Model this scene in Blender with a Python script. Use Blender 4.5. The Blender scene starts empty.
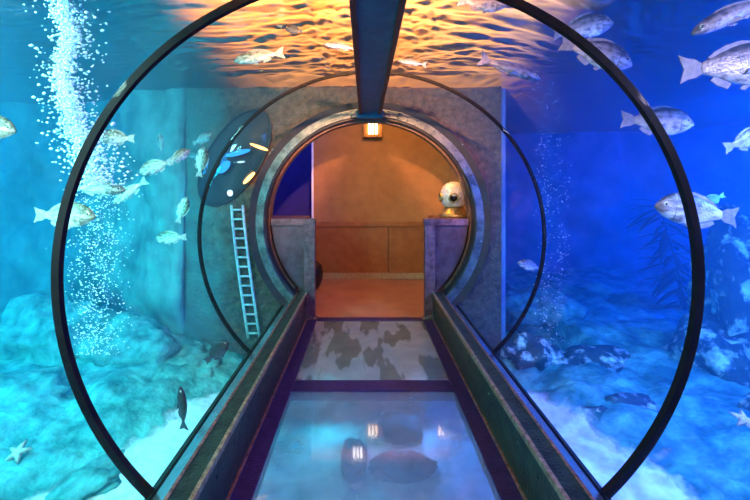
import bpy, bmesh, math, random
from mathutils import Vector, Matrix, noise
random.seed(7)
PI = math.pi
scene = bpy.context.scene
COL = scene.collection

# ------------------------------------------------------------------ helpers
FPX, VX, VY = 400.0, 365.0, 187.0
CAM = Vector((-0.06, 0.0, 1.64))
AX, RX, RZ = 1.21, 1.5, 1.43          # tunnel axis height and half axes

def P(px, py, d):
    return Vector((CAM.x + (px - VX) / FPX * d, d, CAM.z - (py - VY) / FPX * d))

def tube_exit(px, py):
    d = 0.5
    while d < 9:
        p = P(px, py, d)
        if (p.x / (RX + .07)) ** 2 + ((p.z - AX) / (RZ + .07)) ** 2 > 1: return d
        d += 0.02
    return d

def link(name, bm, m, parent=None, smooth=False):
    bmesh.ops.recalc_face_normals(bm, faces=bm.faces)
    me = bpy.data.meshes.new(name)
    bm.to_mesh(me); bm.free()
    o = bpy.data.objects.new(name, me); COL.objects.link(o)
    if m: me.materials.append(m)
    if smooth:
        for p in me.polygons: p.use_smooth = True
    if parent: o.parent = parent
    return o

def tag(o, label=None, cat=None, group=None, kind=None):
    if label: o['label'] = label
    if cat: o['category'] = cat
    if group: o['group'] = group
    if kind: o['kind'] = kind
    return o

def empty(name, loc=(0, 0, 0)):
    o = bpy.data.objects.new(name, None); COL.objects.link(o)
    o.empty_display_size = .1
    o.location = loc
    return o

def box(bm, x0, x1, y0, y1, z0, z1, bev=0.0):
    r = bmesh.ops.create_cube(bm, size=1)
    for v in r['verts']:
        v.co = Vector((x0 + (v.co.x + .5) * (x1 - x0), y0 + (v.co.y + .5) * (y1 - y0), z0 + (v.co.z + .5) * (z1 - z0)))
    if bev > 0:
        es = list({e for v in r['verts'] for e in v.link_edges})
        bmesh.ops.bevel(bm, geom=es, offset=bev, segments=2, affect='EDGES', profile=.5)

def prism_y(bm, pts, y0, y1):
    """pts: (x,z) polygon extruded along y"""
    a = [bm.verts.new((x, y0, z)) for x, z in pts]
    b = [bm.verts.new((x, y1, z)) for x, z in pts]
    n = len(pts)
    bm.faces.new(a); bm.faces.new(b[::-1])
    for i in range(n):
        bm.faces.new((a[i], b[i], b[(i + 1) % n], a[(i + 1) % n]))

def dome(bm, c, r, axis, flat=.5, seg=6):
    """a rivet head: half ball on a surface whose normal is axis"""
    axis = Vector(axis).normalized()
    q = axis.to_track_quat('Z', 'Y').to_matrix().to_4x4()
    rings = []
    for k, (rr, h) in enumerate(((1, 0), (.8, .6))):
        rings.append([bm.verts.new(Vector(c) + q @ Vector((r * rr * math.cos(2 * PI * i / seg), r * rr * math.sin(2 * PI * i / seg), r * flat * h))) for i in range(seg)])
    top = bm.verts.new(Vector(c) + axis * r * flat)
    for i in range(seg):
        j = (i + 1) % seg
        bm.faces.new((rings[0][i], rings[0][j], rings[1][j], rings[1][i]))
        bm.faces.new((rings[1][i], rings[1][j], top))

def ring_y(bm, prof, seg=128, a0=0, a1=2 * PI, rz=RZ):
    """sweep a closed (scale, y) profile about the tunnel axis; scale 1 = tunnel surface"""
    full = abs(a1 - a0 - 2 * PI) < 1e-6
    n = seg if full else seg + 1
    loops = []
    for i in range(n):
        a = a0 + (a1 - a0) * i / seg
        loops.append([bm.verts.new((RX * s * math.cos(a), y, AX + rz * s * math.sin(a))) for s, y in prof])
    m = len(prof)
    for i in range(seg):
        A = loops[i]; B = loops[(i + 1) % n]
        for k in range(m):
            bm.faces.new((A[k], A[(k + 1) % m], B[(k + 1) % m], B[k]))
    if not full:
        bm.faces.new(loops[0]); bm.faces.new(loops[-1][::-1])

def tube(bm, pts, rads, seg=8, cap=True):
    loops = []
    n = len(pts)
    for i, p in enumerate(pts):
        t = (Vector(pts[min(i + 1, n - 1)]) - Vector(pts[max(i - 1, 0)])).normalized()
        q = t.to_track_quat('Z', 'Y').to_matrix()
        r = rads[i] if hasattr(rads, '__len__') else rads
        loops.append([bm.verts.new(Vector(p) + q @ Vector((r * math.cos(2 * PI * k / seg), r * math.sin(2 * PI * k / seg), 0))) for k in range(seg)])
    for i in range(n - 1):
        for k in range(seg):
            bm.faces.new((loops[i][k], loops[i][(k + 1) % seg], loops[i + 1][(k + 1) % seg], loops[i + 1][k]))
    if cap:
        bm.faces.new(loops[0][::-1]); bm.faces.new(loops[-1])

def lathe(bm, prof, c=(0, 0, 0), seg=24):
    loops = []
    for r, z in prof:
        loops.append([bm.verts.new((c[0] + r * math.cos(2 * PI * k / seg), c[1] + r * math.sin(2 * PI * k / seg), c[2] + z)) for k in range(seg)])
    for i in range(len(prof) - 1):
        for k in range(seg):
            bm.faces.new((loops[i][k], loops[i][(k + 1) % seg], loops[i + 1][(k + 1) % seg], loops[i + 1][k]))
    bm.faces.new(loops[0][::-1]); bm.faces.new(loops[-1])

# ------------------------------------------------------------------ materials
def rgb(c): return (c[0], c[1], c[2], 1)

def mat(name, c1, c2=None, scale=6, rough=.5, metal=0, bump=0, bscale=None, detail=6, spec=.5, coat=0, lo=.35, hi=.65, stretch=None):
    m = bpy.data.materials.new(name); m.use_nodes = True
    nt = m.node_tree; N = nt.nodes; L = nt.links
    b = N['Principled BSDF']
    b.inputs['Roughness'].default_value = rough
    b.inputs['Metallic'].default_value = metal
    b.inputs['Specular IOR Level'].default_value = spec
    b.inputs['Coat Weight'].default_value = coat
    b.inputs['Coat Roughness'].default_value = .08
    tc = N.new('ShaderNodeTexCoord')
    src = tc.outputs['Object']
    if stretch:
        mp = N.new('ShaderNodeMapping'); mp.inputs['Scale'].default_value = stretch
        L.new(src, mp.inputs['Vector']); src = mp.outputs['Vector']
    no = N.new('ShaderNodeTexNoise'); no.inputs['Scale'].default_value = scale; no.inputs['Detail'].default_value = detail
    no.inputs['Roughness'].default_value = .6
    L.new(src, no.inputs['Vector'])
    cr = N.new('ShaderNodeValToRGB')
    cr.color_ramp.elements[0].position = lo; cr.color_ramp.elements[1].position = hi
    cr.color_ramp.elements[0].color = rgb(c1); cr.color_ramp.elements[1].color = rgb(c2 or c1)
    L.new(no.outputs['Fac'], cr.inputs['Fac'])
    L.new(cr.outputs['Color'], b.inputs['Base Color'])
    if bump:
        n2 = N.new('ShaderNodeTexNoise'); n2.inputs['Scale'].default_value = bscale or scale * 3; n2.inputs['Detail'].default_value = 8
        L.new(src, n2.inputs['Vector'])
        bp = N.new('ShaderNodeBump'); bp.inputs['Strength'].default_value = bump; bp.inputs['Distance'].default_value = .05
        L.new(n2.outputs['Fac'], bp.inputs['Height']); L.new(bp.outputs['Normal'], b.inputs['Normal'])
    return m

def emit(name, c, s):
    m = bpy.data.materials.new(name); m.use_nodes = True
    nt = m.node_tree; nt.nodes.clear()
    e = nt.nodes.new('ShaderNodeEmission'); e.inputs['Color'].default_value = rgb(c); e.inputs['Strength'].default_value = s
    o = nt.nodes.new('ShaderNodeOutputMaterial'); nt.links.new(e.outputs[0], o.inputs['Surface'])
    return m

def schlick(nt, f0, k=1.0):
    """mirror share of a thin pane, the same from both of its sides"""
    N = nt.nodes; L = nt.links
    g = N.new('ShaderNodeNewGeometry'); d = N.new('ShaderNodeVectorMath'); d.operation = 'DOT_PRODUCT'
    L.new(g.outputs['Incoming'], d.inputs[0]); L.new(g.outputs['Normal'], d.inputs[1])
    def mth(op, a, b):
        m = N.new('ShaderNodeMath'); m.operation = op
        for i, v in enumerate((a, b)):
            if isinstance(v, (int, float)): m.inputs[i].default_value = v
            elif v is not None: L.new(v, m.inputs[i])
        return m.outputs[0]
    x = mth('ABSOLUTE', d.outputs['Value'], None)
    p = mth('POWER', mth('SUBTRACT', 1.0, x), 5.0)
    return mth('MULTIPLY', mth('ADD', mth('MULTIPLY', p, 1 - f0), f0), k)

def thin_glass(name, tint=(1, 1, 1), refl=1.0, rough=.02, ior=1.35):
    m = bpy.data.materials.new(name); m.use_nodes = True
    nt = m.node_tree; N = nt.nodes; L = nt.links; N.clear()
    t = N.new('ShaderNodeBsdfTransparent'); t.inputs['Color'].default_value = rgb(tint)
    g = N.new('ShaderNodeBsdfGlossy'); g.inputs['Roughness'].default_value = rough
    fr = schlick(nt, ((ior - 1) / (ior + 1)) ** 2, refl)
    mx = N.new('ShaderNodeMixShader'); o = N.new('ShaderNodeOutputMaterial')
    L.new(fr, mx.inputs[0]); L.new(t.outputs[0], mx.inputs[1]); L.new(g.outputs[0], mx.inputs[2])
    L.new(mx.outputs[0], o.inputs['Surface'])
    return m

M = {}
M['acrylic'] = thin_glass('clear acrylic', (.985, .99, .995), .30, .03, 1.4)
M['seam'] = mat('black seam rubber', (.004, .004, .006), (.010, .007, .010), 10, .5, spec=.12)
M['gasket'] = mat('dark gasket', (.008, .012, .016), (.02, .025, .03), 10, .4)
M['flange'] = mat('riveted grey steel', (.05, .07, .07), (.17, .19, .18), 9, .34, .75, .15, 60)
M['rim'] = mat('worn brown steel', (.09, .05, .035), (.22, .13, .085), 8, .42, .5, .15, 50)
M['rail'] = mat('dark painted steel', (.010, .028, .022), (.035, .075, .052), 12, .34, .6, .2, 60)
M['bronze'] = mat('worn bronze edge', (.24, .17, .10), (.62, .48, .30), 30, .34, .8, .2, 80)
M['copper'] = mat('worn copper edge', (.14, .07, .055), (.44, .27, .20), 30, .38, .75, .2, 80)
M['steel'] = mat('polished steel strip', (.45, .5, .52), (.6, .64, .66), 12, .22, .9, .05, 60)
M['beam'] = mat('dark teal painted beam', (.006, .05, .075), (.012, .085, .12), 10, .5, 0, .12, 60, spec=.25)
M['beamedge'] = mat('rust brown beam edge', (.03, .013, .013), (.085, .035, .03), 14, .45, .3, .15, 60)
M['frame'] = mat('dark violet floor steel', (.014, .010, .06), (.035, .026, .13), 18, .32, .45, .15, 60)
M['halfwall'] = mat('hammered mauve steel', (.085, .035, .042), (.22, .10, .11), 14, .42, .5, .25, 70)
M['halfpanel'] = mat('brushed mauve panel', (.10, .045, .058), (.17, .088, .105), 6, .36, .55, .1, 50)
M['orange'] = mat('ochre plaster', (.30, .135, .04), (.38, .175, .055), 5, .62, 0, .12, 90)
M['orangelow'] = mat('riveted copper panel', (.28, .095, .028), (.36, .135, .042), 9, .45, .25, .15, 60)
M['cove'] = mat('speckled skirting', (.26, .16, .09), (.46, .33, .2), 40, .5, 0, .2, 90)
M['passfloor'] = mat('polished red concrete', (.26, .085, .04), (.36, .14, .07), 3, .28, 0, .06, 30)
M['navy'] = mat('dark blue wall', (.012, .010, .22), (.02, .016, .30), 4, .6)
M['dark'] = mat('dark ceiling', (.03, .024, .02), (.04, .032, .026), 4, .8)
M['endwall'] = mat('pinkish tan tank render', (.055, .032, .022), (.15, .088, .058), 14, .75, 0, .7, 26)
M['black'] = mat('glossy black shell', (.006, .006, .007), (.012, .011, .012), 5, .25)
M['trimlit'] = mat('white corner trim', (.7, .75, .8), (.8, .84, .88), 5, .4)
M['housing'] = mat('amber lamp housing', (.30, .13, .04), (.42, .2, .07), 8, .45, .3)
M['warm'] = emit('lamp tube glow', (1, .66, .33), 14)
M['whitelamp'] = emit('white lamp glow', (1, .93, .82), 16)
M['helmet'] = mat('tinned copper shell', (.58, .48, .38), (.92, .82, .70), 18, .34, .35, .3, 40)
M['brass'] = mat('aged brass', (.28, .17, .06), (.55, .36, .13), 14, .35, .8, .15, 50)
M['porthole'] = mat('dark porthole glass', (.012, .009, .008), (.02, .014, .012), 5, .1)
M['ladder'] = mat('weathered pale steel', (.34, .40, .38), (.55, .62, .58), 20, .5, .3, .2, 50)
def haze_tint_over(m, x0, x1, col):
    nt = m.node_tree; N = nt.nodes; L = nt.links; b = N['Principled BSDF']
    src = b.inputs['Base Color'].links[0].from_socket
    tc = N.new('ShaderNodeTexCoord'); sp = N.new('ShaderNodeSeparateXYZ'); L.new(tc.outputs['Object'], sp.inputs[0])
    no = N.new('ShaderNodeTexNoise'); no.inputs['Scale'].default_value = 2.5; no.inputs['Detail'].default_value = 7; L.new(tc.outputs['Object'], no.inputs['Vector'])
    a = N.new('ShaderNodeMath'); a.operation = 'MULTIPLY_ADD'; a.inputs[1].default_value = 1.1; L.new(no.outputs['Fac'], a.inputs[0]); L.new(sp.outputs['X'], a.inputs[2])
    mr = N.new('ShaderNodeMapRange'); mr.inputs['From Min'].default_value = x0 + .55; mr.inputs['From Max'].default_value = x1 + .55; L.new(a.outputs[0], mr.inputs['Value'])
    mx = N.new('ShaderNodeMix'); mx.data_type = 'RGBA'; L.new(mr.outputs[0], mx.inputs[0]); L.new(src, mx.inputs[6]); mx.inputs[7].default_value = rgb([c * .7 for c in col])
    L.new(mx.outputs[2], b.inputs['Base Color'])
haze_tint_over(M['endwall'], -1.65, -2.25, (.11, .24, .22))  # teal painted in towards the left for the hazy water tint, no algae
M['rock'] = mat('algae covered rock', (.02, .13, .12), (.16, .42, .37), 5, .85, 0, .9, 9)
M['dappledRock'] = mat('light dappled rock', (.025, .06, .07), (.75, .88, .80), 5.5, .8, 0, 1.0, 10, lo=.50, hi=.66)  # bright dapples of caustic light painted into the rock colour
M['darkrock'] = mat('dark smooth stone', (.03, .06, .09), (.08, .14, .19), 4, .7, 0, .5, 10)
M['kelp'] = mat('dark kelp', (.006, .010, .012), (.02, .03, .026), 8, .6)
M['bubble'] = mat('white bubble', (.85, .92, .95), (.95, .97, 1), 3, .25, 0)
M['star'] = mat('peach starfish skin', (.70, .46, .34), (.9, .66, .5), 20, .7, 0, .4, 60)
M['pinkstar'] = mat('pink starfish skin', (.75, .40, .38), (.95, .62, .56), 20, .7, 0, .4, 60)

def fish_mat(name, back, flank, belly, rough=.35, metal=.15):
    m = bpy.data.materials.new(name); m.use_nodes = True
    nt = m.node_tree; N = nt.nodes; L = nt.links; b = N['Principled BSDF']
    b.inputs['Roughness'].default_value = rough; b.inputs['Metallic'].default_value = metal
    tc = N.new('ShaderNodeTexCoord'); sp = N.new('ShaderNodeSeparateXYZ'); L.new(tc.outputs['Object'], sp.inputs[0])
    no = N.new('ShaderNodeTexNoise'); no.inputs['Scale'].default_value = 14; no.inputs['Detail'].default_value = 5; L.new(tc.outputs['Object'], no.inputs['Vector'])
    ad = N.new('ShaderNodeMath'); ad.operation = 'MULTIPLY_ADD'; ad.inputs[1].default_value = .20; L.new(no.outputs['Fac'], ad.inputs[0]); L.new(sp.outputs['Z'], ad.inputs[2])
    mr = N.new('ShaderNodeMapRange'); mr.inputs['From Min'].default_value = -.06; mr.inputs['From Max'].default_value = .26; L.new(ad.outputs[0], mr.inputs['Value'])
    cr = N.new('ShaderNodeValToRGB'); e = cr.color_ramp.elements
    e[0].position = 0; e[0].color = rgb(belly); e[1].position = 1; e[1].color = rgb(back)
    k = cr.color_ramp.elements.new(.55); k.color = rgb(flank)
    L.new(mr.outputs[0], cr.inputs['Fac'])
    # gill cover line and scale mottling
    wv = N.new('ShaderNodeMath'); wv.operation = 'COMPARE'; wv.inputs[1].default_value = .285; wv.inputs[2].default_value = .008; L.new(sp.outputs['X'], wv.inputs[0])
    mx = N.new('ShaderNodeMix'); mx.data_type = 'RGBA'; L.new(wv.outputs[0], mx.inputs[0]); L.new(cr.outputs['Color'], mx.inputs[6])
    mx.inputs[7].default_value = rgb([c * .62 for c in flank])
    vo = N.new('ShaderNodeTexVoronoi'); vo.inputs['Scale'].default_value = 45; L.new(tc.outputs['Object'], vo.inputs['Vector'])
    bp = N.new('ShaderNodeBump'); bp.inputs['Strength'].default_value = .25; bp.inputs['Distance'].default_value = .01
    L.new(vo.outputs['Distance'], bp.inputs['Height']); L.new(bp.outputs['Normal'], b.inputs['Normal'])
    # dark smudges on the head and along the scales
    n2 = N.new('ShaderNodeTexNoise'); n2.inputs['Scale'].default_value = 9; n2.inputs['Detail'].default_value = 6
    mp = N.new('ShaderNodeMapping'); mp.inputs['Scale'].default_value = (1, 1, 2.2); L.new(tc.outputs['Object'], mp.inputs['Vector']); L.new(mp.outputs['Vector'], n2.inputs['Vector'])
    hd = N.new('ShaderNodeMapRange'); hd.inputs['From Min'].default_value = .1; hd.inputs['From Max'].default_value = .36; hd.inputs['To Min'].default_value = .0; hd.inputs['To Max'].default_value = .16; L.new(sp.outputs['X'], hd.inputs['Value'])
    su = N.new('ShaderNodeMath'); su.operation = 'SUBTRACT'; L.new(n2.outputs['Fac'], su.inputs[0]); L.new(hd.outputs[0], su.inputs[1])
    m3 = N.new('ShaderNodeMapRange'); m3.inputs['From Min'].default_value = .30; m3.inputs['From Max'].default_value = .52; m3.inputs['To Min'].default_value = .28; m3.inputs['To Max'].default_value = 1; L.new(su.outputs[0], m3.inputs['Value'])
    vm = N.new('ShaderNodeVectorMath'); vm.operation = 'SCALE'; L.new(mx.outputs[2], vm.inputs[0]); L.new(m3.outputs[0], vm.inputs['Scale'])
    L.new(vm.outputs[0], b.inputs['Base Color'])
    return m
M['bream'] = fish_mat('silver green bream skin', (.12, .14, .08), (.56, .57, .44), (.82, .84, .74))
M['breamfin'] = mat('pale fin', (.26, .29, .24), (.44, .46, .40), 20, .5)
M['pinkbream'] = fish_mat('pinkish silver bream skin', (.06, .055, .08), (.44, .34, .38), (.74, .66, .67))
M['pinkfin'] = mat('pinkish fin', (.16, .14, .19), (.32, .26, .31), 20, .5)
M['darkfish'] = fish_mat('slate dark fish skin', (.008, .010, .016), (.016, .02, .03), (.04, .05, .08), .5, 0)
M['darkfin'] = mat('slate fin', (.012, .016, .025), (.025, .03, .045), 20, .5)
M['tealfish'] = fish_mat('teal fish skin', (.03, .13, .15), (.07, .26, .28), (.15, .4, .42), .45, 0)
M['tealfin'] = mat('teal fin', (.05, .18, .2), (.1, .3, .3), 20, .5)
M['eye'] = mat('fish eye ring', (.7, .66, .5), (.8, .76, .6), 5, .2)
M['pupil'] = mat('fish pupil', (.004, .004, .005), None, 5, .1)

# sea floor: sand and rock mixed by a stored zone value
def floor_mat():
    m = bpy.data.materials.new('sand and algae bed'); m.use_nodes = True
    nt = m.node_tree; N = nt.nodes; L = nt.links; b = N['Principled BSDF']; b.inputs['Roughness'].default_value = .9
    tc = N.new('ShaderNodeTexCoord')
    at = N.new('ShaderNodeAttribute'); at.attribute_name = 'zone'
    no = N.new('ShaderNodeTexNoise'); no.inputs['Scale'].default_value = 3.2; no.inputs['Detail'].default_value = 9; no.inputs['Roughness'].default_value = .65; L.new(tc.outputs['Object'], no.inputs['Vector'])
    r = N.new('ShaderNodeValToRGB'); r.color_ramp.elements[0].position = .40; r.color_ramp.elements[1].position = .64
    r.color_ramp.elements[0].color = (.02, .17, .155, 1); r.color_ramp.elements[1].color = (.17, .52, .46, 1); L.new(no.outputs['Fac'], r.inputs['Fac'])
    n2 = N.new('ShaderNodeTexNoise'); n2.inputs['Scale'].default_value = 20; n2.inputs['Detail'].default_value = 4; L.new(tc.outputs['Object'], n2.inputs['Vector'])
    s = N.new('ShaderNodeValToRGB'); s.color_ramp.elements[0].position = .3; s.color_ramp.elements[1].position = .6
    s.color_ramp.elements[0].color = (.74, .72, .68, 1); s.color_ramp.elements[1].color = (.93, .92, .89, 1); L.new(n2.outputs['Fac'], s.inputs['Fac'])
    # break the border up with noise
    ma = N.new('ShaderNodeMath'); ma.operation = 'MULTIPLY_ADD'; ma.inputs[1].default_value = .9; ma.inputs[2].default_value = -.45; L.new(no.outputs['Fac'], ma.inputs[0])
    a2 = N.new('ShaderNodeMath'); a2.operation = 'ADD'; a2.use_clamp = True; L.new(ma.outputs[0], a2.inputs[0]); L.new(at.outputs['Fac'], a2.inputs[1])
    st = N.new('ShaderNodeMapRange'); st.inputs['From Min'].default_value = .42; st.inputs['From Max'].default_value = .58; L.new(a2.outputs[0], st.inputs['Value'])
    mx = N.new('ShaderNodeMix'); mx.data_type = 'RGBA'; L.new(st.outputs[0], mx.inputs[0]); L.new(s.outputs['Color'], mx.inputs[6]); L.new(r.outputs['Color'], mx.inputs[7])
    bp = N.new('ShaderNodeBump'); bp.inputs['Strength'].default_value = .7; bp.inputs['Distance'].default_value = .08
    n3 = N.new('ShaderNodeTexNoise'); n3.inputs['Scale'].default_value = 9; n3.inputs['Detail'].default_value = 8; L.new(tc.outputs['Object'], n3.inputs['Vector'])
    mm = N.new('ShaderNodeMath'); mm.operation = 'MULTIPLY'; L.new(n3.outputs['Fac'], mm.inputs[0]); L.new(st.outputs[0], mm.inputs[1])
    L.new(mm.outputs[0], bp.inputs['Height']); L.new(bp.outputs['Normal'], b.inputs['Normal'])
    L.new(mx.outputs[2], b.inputs['Base Color'])
    return m
M['bed'] = floor_mat()

def panel_mat(name, stain, film, clear, st=(1, 1, 1), sc=1.6):
    """dusty laminated floor glass: part see-through, part pale film, glossy on top"""
    m = bpy.data.materials.new(name); m.use_nodes = True
    nt = m.node_tree; N = nt.nodes; L = nt.links; N.clear()
    tc = N.new('ShaderNodeTexCoord')
    no = N.new('ShaderNodeTexNoise'); no.inputs['Scale'].default_value = sc; no.inputs['Detail'].default_value = 3
    mp = N.new('ShaderNodeMapping'); mp.inputs['Scale'].default_value = st; L.new(tc.outputs['Object'], mp.inputs['Vector']); L.new(mp.outputs['Vector'], no.inputs['Vector'])
    cr = N.new('ShaderNodeValToRGB'); e = cr.color_ramp.elements
    e[0].position = .46; e[1].position = .5
    e[0].color = rgb(stain); e[1].color = rgb(film)
    L.new(no.outputs['Fac'], cr.inputs['Fac'])
    d = N.new('ShaderNodeBsdfDiffuse'); L.new(cr.outputs['Color'], d.inputs['Color'])
    tl = N.new('ShaderNodeBsdfTranslucent'); L.new(cr.outputs['Color'], tl.inputs['Color'])
    md = N.new('ShaderNodeMixShader'); md.inputs[0].default_value = .6; L.new(d.outputs[0], md.inputs[1]); L.new(tl.outputs[0], md.inputs[2]); d = md
    t = N.new('ShaderNodeBsdfTransparent'); t.inputs['Color'].default_value = (.92, .96, .98, 1)
    mx = N.new('ShaderNodeMixShader')
    n2 = N.new('ShaderNodeTexNoise'); n2.inputs['Scale'].default_value = 5; n2.inputs['Detail'].default_value = 6; L.new(tc.outputs['Object'], n2.inputs['Vector'])
    mr = N.new('ShaderNodeMapRange'); mr.inputs['From Min'].default_value = .3; mr.inputs['From Max'].default_value = .7
    mr.inputs['To Min'].default_value = clear - .12; mr.inputs['To Max'].default_value = clear + .1; L.new(n2.outputs['Fac'], mr.inputs['Value'])
    L.new(mr.outputs[0], mx.inputs[0]); L.new(d.outputs[0], mx.inputs[1]); L.new(t.outputs[0], mx.inputs[2])
    g = N.new('ShaderNodeBsdfGlossy'); g.inputs['Roughness'].default_value = .045
    bp = N.new('ShaderNodeBump'); bp.inputs['Strength'].default_value = .006; L.new(n2.outputs['Fac'], bp.inputs['Height']); L.new(bp.outputs['Normal'], g.inputs['Normal'])
    fr = schlick(nt, .05)
    m2 = N.new('ShaderNodeMixShader'); L.new(fr, m2.inputs[0]); L.new(mx.outputs[0], m2.inputs[1]); L.new(g.outputs[0], m2.inputs[2])
    o = N.new('ShaderNodeOutputMaterial'); L.new(m2.outputs[0], o.inputs['Surface'])
    return m
M['glassnear'] = panel_mat('near floor glass', (.22, .24, .28), (.27, .27, .31), .52)
M['glassfar'] = panel_mat('far floor glass', (.24, .22, .165), (.48, .44, .38), .22, (2.2, .55, 1), 2.0)

# ------------------------------------------------------------------ tunnel shell
a_base = math.asin((0.20 - AX) / RZ)          # angle where the acrylic meets its ledge
A0, A1 = a_base, PI - a_base
Y_END = 4.9
spans = [(-2.9, 1.858), (1.892, 3.482), (3.508, Y_END)]
for i, (y0, y1) in enumerate(spans):
    bm = bmesh.new()
    ring_y(bm, [(1.0, y0), (1.014, y0), (1.014, y1), (1.0, y1)], 96, A0, A1)
    o = link('window_%d' % (i + 1), bm, M['acrylic'], smooth=False)
    tag(o, ['clear acrylic tunnel vault nearest the viewer', 'clear acrylic tunnel vault between the two black hoops', 'clear acrylic tunnel vault between the thin hoop and the riveted portal'][i], 'window', kind='structure')
    me = o.data
    for p in me.polygons: p.use_smooth = True
    mod = o.modifiers.new('edges', 'EDGE_SPLIT'); mod.split_angle = .6

for (yc, lab, w, t0, t1) in ((1.875, 'large thick black hoop around the tunnel nearest the viewer', .016, .990, 1.014), (3.495, 'smaller thin black hoop between the large hoop and the round portal', .012, .996, 1.014)):
    bm = bmesh.new()
    ring_y(bm, [(t0, yc - w), (t1, yc - w), (t1, yc + w), (t0, yc + w)], 192, A0 + .001, A1 - .001)
    o = link('joint_ring', bm, M['seam']); tag(o, lab, 'hoop')

# ------------------------------------------------------------------ side rails and ledge
def side_rail(s, lab):
    root = empty('side_rail', (s * .85, 0, 0)); tag(root, lab, 'rail')
    ox = s * .85
    def X(x): return s * x - ox
    y0, y1 = -2.9, 4.96
    bm = bmesh.new()
    pts = [(.786, 0), (.786, .328), (.90, .328), (.90, .17), (1.10, .17), (1.10, -.02), (.786, -.02)]
    prism_y(bm, [(X(x), z) for x, z in pts], y0, y1)
    y = .4
    while y < 4.9:
        dome(bm, (X(.786), y, .22), .011, (-s, 0, 0))
        dome(bm, (X(.843), y + .12, .328), .010, (0, 0, 1))
        y += .26
    link('rail_body', bm, M['rail'], root)
    bm = bmesh.new(); box(bm, *sorted((X(.778), X(.80))), y0, y1, .300, .335, .003); link('inner_edge_trim', bm, M['bronze'], root)
    bm = bmesh.new(); box(bm, *sorted((X(.888), X(.905))), y0, y1, .312, .334, .003); link('outer_edge_trim', bm, M['copper'], root)
    bm = bmesh.new(); box(bm, *sorted((X(.770), X(.786))), y0, y1, .0, .014, .003); link('base_trim', bm, M['copper'], root)
    bm = bmesh.new(); box(bm, *sorted((X(1.038), X(1.056))), y0, y1, .168, .206, .004); link('acrylic_seal', bm, M['seam'], root)
    bm = bmesh.new(); prism_y(bm, [(X(.907), .295), (X(1.032), .212), (X(1.032), .172), (X(.907), .172)], y0, y1); link('ledge_strip', bm, M['steel'], root)
    return root
side_rail(-1, 'long riveted metal kerb rail on the left of the walkway')
side_rail(1, 'long riveted metal kerb rail on the right of the walkway')

# ------------------------------------------------------------------ floor
bm = bmesh.new()
W = .656
bars = [(-2.9, 0.60), (3.215, 3.40), (4.90, 5.04)]
for s in (-1, 1):
    x0, x1 = sorted((s * W, s * .79)); box(bm, x0, x1, -2.9, 4.985, -.08, 0, .004)
for y0, y1 in bars: box(bm, -W, W, y0, y1, -.08, .001, .004)
y = .5
while y < 4.9:
    for s in (-1, 1): dome(bm, (s * .69, y, 0), .008, (0, 0, 1))
    y += .3
o = link('floor', bm, M['frame']); tag(o, 'dark violet steel floor frame of the walkway', 'floor', kind='structure')
for (y0, y1, lab, mm) in ((.61, 3.205, 'near bluish glass floor panel with bright lamp reflections', 'glassnear'), (3.41, 4.895, 'far greyish glass floor panel before the portal', 'glassfar')):
    bm = bmesh.new(); box(bm, -W + .004, W - .004, y0, y1, -.035, -.004)
    o = link('glass_floor_panel', bm, M[mm]); tag(o, lab, 'floor panel')

# ------------------------------------------------------------------ ceiling beam
root = empty('ceiling_beam', (0, 0, 2.42)); tag(root, 'dark teal ceiling beam running along the tunnel top', 'beam')
zb = 2.50 - 2.42
bm = bmesh.new(); box(bm, -.10, .10, -2.9, 4.93, zb + .012, 2.632 - 2.42); 
yy = .6
while yy < 4.9:
    for s in (-1, 1): dome(bm, (s * .06, yy, zb + .012), .007, (0, 0, -1))
    yy += .2
link('beam_web', bm, M['beam'], root)
for s in (-1, 1):
    bm = bmesh.new(); box(bm, *sorted((s * .10, s * .134)), -2.9, 4.93, zb, 2.62 - 2.42, .006); link('beam_flange', bm, M['beamedge'], root)
bm = bmesh.new()
prism_y(bm, [(-.17, zb + .05), (-.15, zb - .04), (.15, zb - .04), (.17, zb + .05)], 4.76, 4.84)
link('end_bracket', bm, M['beam'], root)

# ------------------------------------------------------------------ portal
root = empty('portal_ring', (0, 4.9, AX)); tag(root, 'round riveted metal portal ring at the tunnel end', 'ring')
def rel(bm):
    for v in bm.verts: v.co -= Vector((0, 4.9, AX))
RP = 1.494
B0 = math.asin((.16 - AX) / RP); B1 = PI - B0
bm = bmesh.new(); ring_y(bm, [(.98, 4.84), (.98, 5.0), (.926, 5.0), (.926, 4.865)], 128, B0, B1, RP); rel(bm); link('gasket', bm, M['gasket'], root)
bm = bmesh.new(); ring_y(bm, [(.925, 4.85), (.925, 5.02), (.858, 5.02), (.858, 4.865), (.864, 4.85)], 128, B0, B1, RP)
for i in range(72):
    a = 2 * PI * i / 72
    if AX + RP * .87 * math.sin(a) < .2: continue
    for sc in (.910, .876): dome(bm, (RX * sc * math.cos(a), 4.85, AX + RP * sc * math.sin(a)), .014, (0, -1, 0))
rel(bm); link('riveted_flange', bm, M['flange'], root)
bm = bmesh.new(); ring_y(bm, [(.857, 4.88), (.857, 5.02), (.850, 5.02), (.850, 4.88)], 128, B0, B1, RP); rel(bm); link('inner_band', bm, M['gasket'], root)
bm = bmesh.new(); ring_y(bm, [(.857, 5.025), (.857, 5.16), (.835, 5.16), (.835, 5.025)], 128, B0 + .05, B1 - .05, RP); rel(bm); link('inner_rim', bm, M['rim'], root)

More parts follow.
